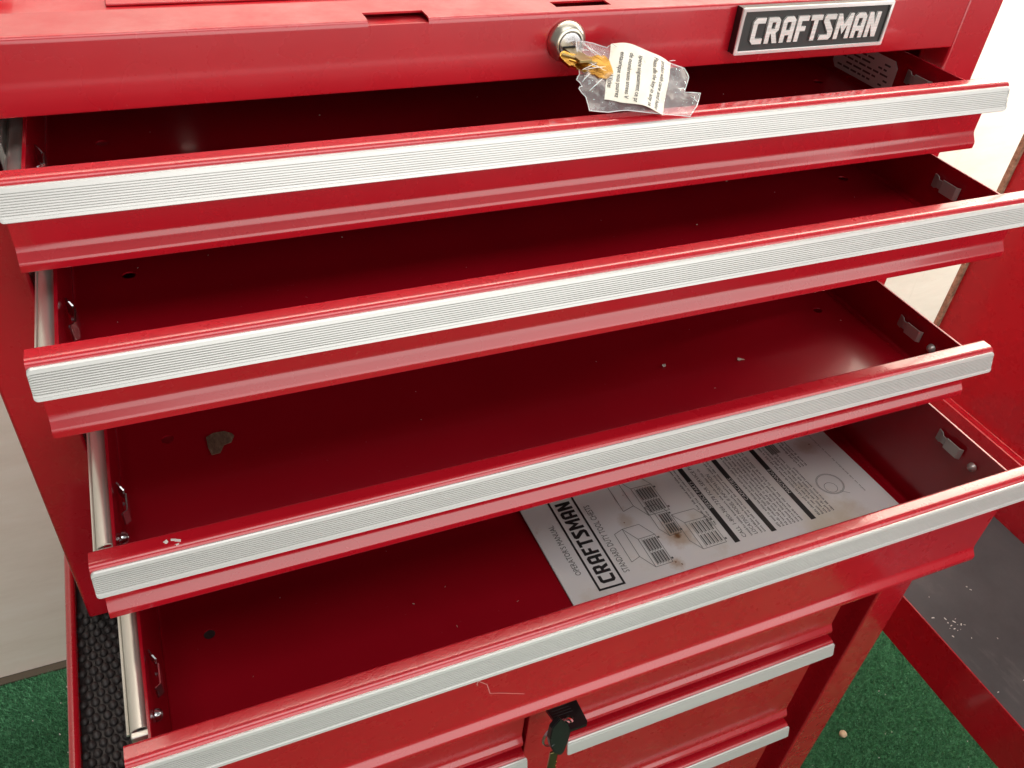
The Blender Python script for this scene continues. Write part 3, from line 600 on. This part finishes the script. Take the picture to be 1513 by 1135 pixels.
# rust stains
def blot(x, y, r, key, n=18):
    ph = random.uniform(0, 6); v = [(x, y, 0)]
    for k in range(n):
        a = 2*math.pi*k/n; q = r*(0.65+0.35*math.sin(3*a+ph)+random.uniform(-0.2, 0.25)); v.append((x+q*math.cos(a), y+q*math.sin(a)*1.2, 0))
    pput(v, [(0, k+1, (k+1) % n+1) for k in range(n)], key)
for q in ((0.0795, -0.1095, 0.0014), (0.0815, -0.1080, 0.0008), (0.0760, -0.1060, 0.0007), (0.0690, -0.1330, 0.0008), (0.0655, -0.1300, 0.0010), (0.0480, -0.0860, 0.0007), (0.2400, -0.060, 0.0009), (0.060, -0.062, 0.0006)): blot(*q, 'rust stain', 10)
for k, nm in (('print black', 'printed_text'), ('print grey', 'line_drawings'), ('print pale', 'faint_print'), ('rust stain', 'rust_spots')): part(PR[k], nm, k, man, smooth=0, kind='stuff')

# ------------------------------------------------------------------ keys at the chest lock, in their plastic bag
S5 = math.sqrt(5); BO = Vector((0, -0.014, 0.202)); E1 = Vector((1, 0, 0)); E2 = Vector((0, -2/S5, -1/S5)); EN = Vector((0, -1/S5, 2/S5))
def bp(x, y, h=0.0): t = (-0.014-y)*S5/2; return BO+E1*x+E2*t+EN*h         # from the x,y of a point in the bag's plane
bag_xy = [(-0.0009, -.0102), (.0086, -.0128), (.0157, -.0161), (.0193, -.0145), (.0359, -.0198), (.0574, -.0327), (.0570, -.0379), (.0500, -.0470), (.0597, -.0485), (.0530, -.0560), (.0460, -.0617), (.0341, -.0592), (.0114, -.0545), (-.0000, -.0545), (-.0105, -.0525), (-.0095, -.0446), (-.0113, -.0392), (-.0087, -.0380), (-.0101, -.0339), (-.0072, -.0310), (-.0039, -.0207)]
def inside(p, poly):
    c = False; j = len(poly)-1
    for i in range(len(poly)):
        if (poly[i][1] > p[1]) != (poly[j][1] > p[1]) and p[0] < (poly[j][0]-poly[i][0])*(p[1]-poly[i][1])/(poly[j][1]-poly[i][1])+poly[i][0]: c = not c
        j = i
    return c
outl = []
for a, b in zip(bag_xy, bag_xy[1:]+bag_xy[:1]):
    for k in range(4): t = k/4; outl.append((a[0]+(b[0]-a[0])*t+random.uniform(-.0003, .0003), a[1]+(b[1]-a[1])*t+random.uniform(-.0003, .0003)))
pts = [Vector(p) for p in outl]
while len(pts) < 1100:
    p = (random.uniform(-0.012, 0.06), random.uniform(-0.063, -0.009))
    if inside(p, outl) and min((Vector(p)-q).length for q in pts[:len(outl)]) > 0.0008: pts.append(Vector(p))
ne = len(outl); res = delaunay_2d_cdt(pts, [(i, (i+1) % ne) for i in range(ne)], [list(range(ne))], 1, 1e-6)
bv, bf = res[0], res[2]; bb = MB()
for sgn in (1, -1):
    v = []
    for p in bv:
        dmin = min((p-Vector(q)).length for q in outl); env = min(1, dmin/0.004)
        cr = mnoise.noise(Vector((p.x*130, p.y*130, sgn*3.1)))*0.0022+(0.5-abs(mnoise.noise(Vector((p.x*190+p.y*120, p.y*150-p.x*60, sgn*7.7)))))**2*0.0050
        end = max(0, (p.x-0.040)/0.015)
        v.append(bp(p.x, p.y, sgn*(0.0016*env)+cr*(0.5+end*0.9)*(0.35+env)))
    bb.add(v, [tuple(f) if sgn > 0 else tuple(f)[::-1] for f in bf])
bag = bb.build('plastic_bag', 'clear film', smooth=55); crs = MB()
for _ in range(16):
    p_ = random.choice(outl); a_ = random.uniform(0, 6.28); q_ = Vector(p_); line = []
    for k in range(9):
        if not inside((q_.x, q_.y), outl) and k > 1: break
        if k: line.append(bp(q_.x, q_.y, 0.0034+random.uniform(-.0003, .0003)))
        cdir = (Vector((0.024, -0.036))-q_).normalized() if k < 3 else cdir
        q_ = q_+(cdir+Vector((math.cos(a_), math.sin(a_)))*0.55)*0.0013
    if len(line) > 2: crs.tube(line, [0.00022*math.sin(math.pi*(i+0.4)/len(line))+0.00004 for i in range(len(line))], 5)
crs.build('bag_crease', 'film seam', bag, kind='stuff')
bag_seam = MB().tube([bp(x, y, 0.0003) for x, y in outl[::2]+outl[:1]], 0.00028, 5).build('bag_seam', 'film seam', bag); tag(bag, 'small crinkled clear plastic bag hanging from the chest lock', 'bag')
# paper slip folded inside the bag
TL, TR, BR, BL = (.0185, -.0145), (.0498, -.0291), (.0303, -.0595), (-.0010, -.0488)
def sl(u, v, h=0.0):                                       # u: left to right, v: top to bottom
    x = (TL[0]*(1-u)+TR[0]*u)*(1-v)+(BL[0]*(1-u)+BR[0]*u)*v; y = (TL[1]*(1-u)+TR[1]*u)*(1-v)+(BL[1]*(1-u)+BR[1]*u)*v
    bow = 0.0036*math.sin(math.pi*u)+0.0008*math.sin(9*u+2*v)+0.0008*math.sin(8*v+5*u)
    return bp(x, y, 0.0012+bow+h)
def slip_grid(h):
    nx, ny = 26, 26; v = [sl(i/nx, j/ny, h) for j in range(ny+1) for i in range(nx+1)]; f = [(j*(nx+1)+i, j*(nx+1)+i+1, (j+1)*(nx+1)+i+1, (j+1)*(nx+1)+i) for j in range(ny) for i in range(nx)]; return v, f
v, f = slip_grid(0); ps = MB().add(v, f); v, f = slip_grid(-0.00025); ps.add(v, [q[::-1] for q in f])
slip = thing('paper_slip', 'cream printed paper slip folded inside the clear plastic bag', 'paper slip', tuple(sl(0.5, 0.5)))
part(ps, 'slip_sheet', 'slip paper', slip)
tx = MB(); Lh = (bp(*TL)-bp(*BL)).length; Lw = (bp(*TL)-bp(*TR)).length
for txt, u0, v0, ln_ in (('product with care and hono', 0.83, 0.07, 0.90), ('Please affix the key in any se', 0.70, 0.06, 0.92), ('specie soigneusement ce pr', 0.46, 0.12, 0.86), ('de nombreuses annees V', 0.30, 0.14, 0.80), ('entaurique vous pourrez', 0.15, 0.17, 0.78), ('M Kicker', 0.02, 0.52, 0.28)):
    me = text_mesh(txt, 1.0, bold=0.012); mx = max(q.co.x for q in me.vertices)
    tx.add([sl(u0+q.co.y*0.105, v0+q.co.x/mx*ln_, 0.00018) for q in me.vertices], [tuple(f.vertices) for f in me.polygons])
part(tx, 'slip_print', 'print black', slip, smooth=0)
# loose brass key beside the lock
kxy = [(-.0153, -.0206), (-.0138, -.0186), (-.0116, -.0176), (-.0085, -.0194), (-.0047, -.0206), (-.0030, -.0222), (.0005, -.0213), (.0023, -.0226), (.0060, -.0216), (.0112, -.0225), (.0128, -.0270), (.0118, -.0330), (.0060, -.0365), (.0017, -.0353), (.0002, -.0332), (-.0022, -.0330), (-.0035, -.0313), (-.0050, -.0312), (-.0063, -.0282), (-.0085, -.0287), (-.0100, -.0268), (-.0121, -.0270), (-.0140, -.0240)]
v = [bp(x, y, 0.0022) for x, y in kxy]+[bp(x, y, 0.0005) for x, y in kxy]; n = len(kxy)
kb = MB().add(v, [tuple(range(n)), tuple(range(n, 2*n))[::-1]]+[(i, (i+1) % n, n+(i+1) % n, n+i) for i in range(n)])
key = thing('brass_key', 'shiny brass key half inside the plastic bag below the chest lock', 'key', tuple(bp(-.003, -.026)))
part(kb, 'key_blade', 'brass', key, smooth=0)
a, b = bp(-.0140, -.0200, 0.0024), bp(.0040, -.0272, 0.0024)
part(MB().tube([a, b], 0.0009, 6), 'blade_groove', 'old brass', key)
a2, b2 = bp(-.0110, -.0235, 0.0024), bp(.0035, -.0300, 0.0024)
part(MB().tube([a2, b2], 0.0006, 6), 'blade_ridge', 'brass', key)
ik = MB(); ik.box(-0.0075, 0.0000, -0.030, -0.0095, 0.1990, 0.2006, 0.0003)
ko = ik.build('brass_key', 'old brass', smooth=0); tag(ko, 'dark brass key pushed into the keyhole of the chest lock', 'key')

# ------------------------------------------------------------------ black-headed keys at the cabinet lock
k1 = thing('black_key', 'key with a square black plastic head stuck in the cabinet lock', 'key', (-0.017, -0.15, -0.2465))
hd = [(-0.0290, -0.1410), (-0.0035, -0.1410), (-0.0032, -0.1625), (-0.0045, -0.1645), (-0.0235, -0.1645), (-0.0252, -0.1625), (-0.0262, -0.1560)]
me = curve_mesh('key_head', [hd, circle(-0.0150, -0.1565, 0.0030, 24)], 0.0016); bm = bmesh.new(); bm.from_mesh(me); bmesh.ops.remove_doubles(bm, verts=bm.verts, dist=1e-6); bm.to_mesh(me); bm.free()
me.transform(Matrix.Translation((0, 0, -0.2475))); under(link('key_head', me, 'black plastic'), k1)
part(MB().box(-0.0205, -0.0135, -0.141, -0.128, -0.2485, -0.2465, 0.0003), 'key_blade', 'old brass', k1)
for k in range(4): part(MB().box(-0.0265, -0.0120+k*0.0006, -0.1445-k*0.0022, -0.1440-k*0.0022, -0.2460, -0.2455, 0.0001), 'grip_rib', 'black plastic', k1)
rc = Vector((-0.0262, -0.1590, -0.2535)); ring = []
ra = (Vector((-0.0150, -0.1565, -0.2475))-rc).normalized(); rb_ = Vector((0.10, -0.05, -0.95)); rb_ = (rb_-ra*rb_.dot(ra)).normalized(); rr = (Vector((-0.0150, -0.1565, -0.2475))-rc).length
rpts = [rc+(ra*math.cos(2*math.pi*k/40)+rb_*math.sin(2*math.pi*k/40))*rr for k in range(41)]
ro = MB().tube(rpts, 0.0007, 8).tube([p+Vector((0.0002, -0.0012, 0.0006)) for p in rpts], 0.0006, 8).build('key_ring', 'bright steel'); tag(ro, 'thin steel split ring joining the two black cabinet keys', 'key ring')
k2 = thing('black_key', 'second black-headed key dangling from the steel ring, blade downward', 'key', (-0.03, -0.165, -0.28))
h2 = [(-0.0425, -0.218), (-0.0350, -0.214), (-0.0285, -0.226), (-0.0205, -0.243), (-0.0180, -0.2510), (-0.0190, -0.2640), (-0.0215, -0.2790), (-0.0255, -0.2790), (-0.0330, -0.2660), (-0.0395, -0.2480), (-0.0430, -0.2330)]
me = curve_mesh('key_head', [h2], 0.0020); bm = bmesh.new(); bm.from_mesh(me); bmesh.ops.remove_doubles(bm, verts=bm.verts, dist=1e-6); bmesh.ops.bevel(bm, geom=bm.edges[:], offset=0.0007, segments=2, affect='EDGES'); bm.to_mesh(me); bm.free()
place(me, (0, -0.1555, 0), (1, 0.35, 0), (0, 0, 1)); under(link('key_head', me, 'black plastic'), k2)
bl = MB().box(-0.0330, -0.0265, -0.1665, -0.1648, -0.318, -0.268, 0.0003)
part(bl, 'key_blade', 'old brass', k2)
for zz in (-0.2865, -0.2935, -0.301): part(MB().box(-0.0268, -0.0255, -0.1664, -0.1650, zz-0.0018, zz+0.0018, 0.0003), 'key_tooth', 'brass', k2)

# ------------------------------------------------------------------ litter
def chip(name, pts, h, material):                         # small irregular scrap: outline at height h with a crumpled middle
    n = len(pts); c = sum((Vector(p) for p in pts), Vector((0, 0, 0)))/n
    m_ = MB(); v = [Vector(p)+Vector((0, 0, random.uniform(0, h))) for p in pts]; inner = [c+(Vector(p)-c)*0.5+Vector((0, 0, random.uniform(0.3, 1)*h)) for p in pts]
    m_.add(v+inner+[c+Vector((0, 0, h*0.6))]+[p-Vector((0, 0, 0.0004)) for p in v], [(i, (i+1) % n, n+(i+1) % n, n+i) for i in range(n)]+[(n+i, n+(i+1) % n, 2*n) for i in range(n)]+[tuple(2*n+1+i for i in range(n))[::-1]]+[(i, 2*n+1+i, 2*n+1+(i+1) % n, (i+1) % n) for i in range(n)])
    return m_.build(name, material, smooth=25)
FL3 = 0.0187-0.0453+0.0066
lf = chip('leaf_scrap', [(-.2262, -.0165, FL3), (-.2215, -.0135, FL3), (-.2150, -.0145, FL3), (-.2110, -.0175, FL3), (-.2100, -.0205, FL3), (-.2125, -.0245, FL3), (-.2170, -.0270, FL3), (-.2200, -.0325, FL3), (-.2250, -.0330, FL3), (-.2262, -.0250, FL3)], 0.0014, 'dead leaf'); tag(lf, 'torn brown dead leaf scrap on the floor of the third open drawer', 'leaf')
w1 = chip('wood_sliver', [(.1435, -.0490, FL3), (.1455, -.0470, FL3), (.1472, -.0488, FL3), (.1490, -.0505, FL3), (.1462, -.0502, FL3), (.1448, -.0498, FL3)], 0.001, 'dust bit'); tag(w1, 'pale wood sliver towards the right of the third open drawer', 'crumb')
w2 = chip('grey_crumb', [(.0855, -.0385, FL3), (.0870, -.0370, FL3), (.0885, -.0380, FL3), (.0880, -.0398, FL3), (.0862, -.0400, FL3)], 0.001, 'dust white'); tag(w2, 'tiny grey crumb near the middle of the third open drawer', 'crumb')
pb = MB(); bmk = bmesh.new(); bmesh.ops.create_icosphere(bmk, subdivisions=3, radius=1)
for q in bmk.verts: q.co *= 1+0.14*mnoise.noise(q.co*1.7)
pb.add([(0.646+q.co.x*0.0068, -0.0168+q.co.y*0.0060, FZ+0.0058+q.co.z*0.0045) for q in bmk.verts], [[q.index for q in f.verts] for f in bmk.faces]); bmk.free()
tag(pb.build('pebble', 'pebble'), 'small tan pebble lying on the green turf', 'pebble')
def bits(name, label, spots, material, size, stretch=1.0):
    m_ = MB()
    for x, y, z in spots:
        a = random.uniform(0, 6.28); s1 = size*random.uniform(0.5, 1.3); s2 = s1*random.uniform(0.35, 0.9); l_ = s1*random.uniform(1, stretch)
        ca, sa = math.cos(a), math.sin(a); q = [(-l_, -s2), (l_, -s2*0.6), (l_*0.7, s2), (-l_*0.8, s2*0.8)]
        lo = [(x+u*ca-v*sa, y+u*sa+v*ca, z) for u, v in q]; hi = [(p[0]*0.7+x*0.3, p[1]*0.7+y*0.3, z+s2) for p in lo]
        m_.add(lo+hi, [(3, 2, 1, 0), (4, 5, 6, 7)]+[(i, (i+1) % 4, 4+(i+1) % 4, 4+i) for i in range(4)])
    o = m_.build(name, material, smooth=0); o['kind'] = 'stuff'; o['label'] = label; o['category'] = 'dust'; return o
fl_ = [0.1765-0.0453+0.0063, 0.1240-0.0453+0.0063, 0.0187-0.0453+0.0063, FL4+0.0003]
sp_ = [(random.uniform(-.26, .26), random.uniform(DR[i][0]+0.02, DR[i][0]+0.16), fl_[i]) for i in range(4) for _ in range(16)]
sp_ = [p for p in sp_ if not (p[2] < -0.1 and p[0] > -0.03)]
bits('drawer_dust', 'tiny pale specks of dust strewn over the drawer floors', sp_, 'dust bit', 0.00028, 3)
sp_ = [(random.uniform(LX+.01, RX-.02), random.uniform(-0.40, 0.05), ZT-0.0011) for _ in range(22)]+[(LX+0.03+random.gauss(0, .006), -0.135+random.gauss(0, .012), ZT-0.0011) for _ in range(14)]
bits('mat_debris', 'white specks and chips scattered over the black cart mat', sp_, 'dust white', 0.0008, 2.0)
sp_ = [(-0.250+random.gauss(0, .003), -0.136+0.005+random.uniform(-.0015, .002), 0.0187+0.0016) for _ in range(7)]
bits('lip_crumbs', 'pale crumbs on the lip of the third open drawer, left end', sp_, 'dust white', 0.0011, 1.4)
sp_ = [(random.uniform(0.45, 0.95), random.uniform(-0.2, 0.1), FZ+0.005) for _ in range(25)]+[(random.uniform(-0.62, -0.5), random.uniform(0.36, 0.53), FZ+0.005) for _ in range(9)]
bits('turf_litter', 'tiny pale bits of litter caught in the green turf', sp_, 'dust white', 0.0010, 1.6)
# bent wire end inside the case, top left
wr = MB().tube([(-0.2985, 0.045, 0.166), (-0.2990, 0.046, 0.171), (-0.2975, 0.047, 0.174), (-0.2945, 0.047, 0.1735), (-0.2915, 0.047, 0.1750), (-0.2895, 0.047, 0.1735)], 0.0005, 6).build('wire_hook', 'bright steel'); under(wr, chest)
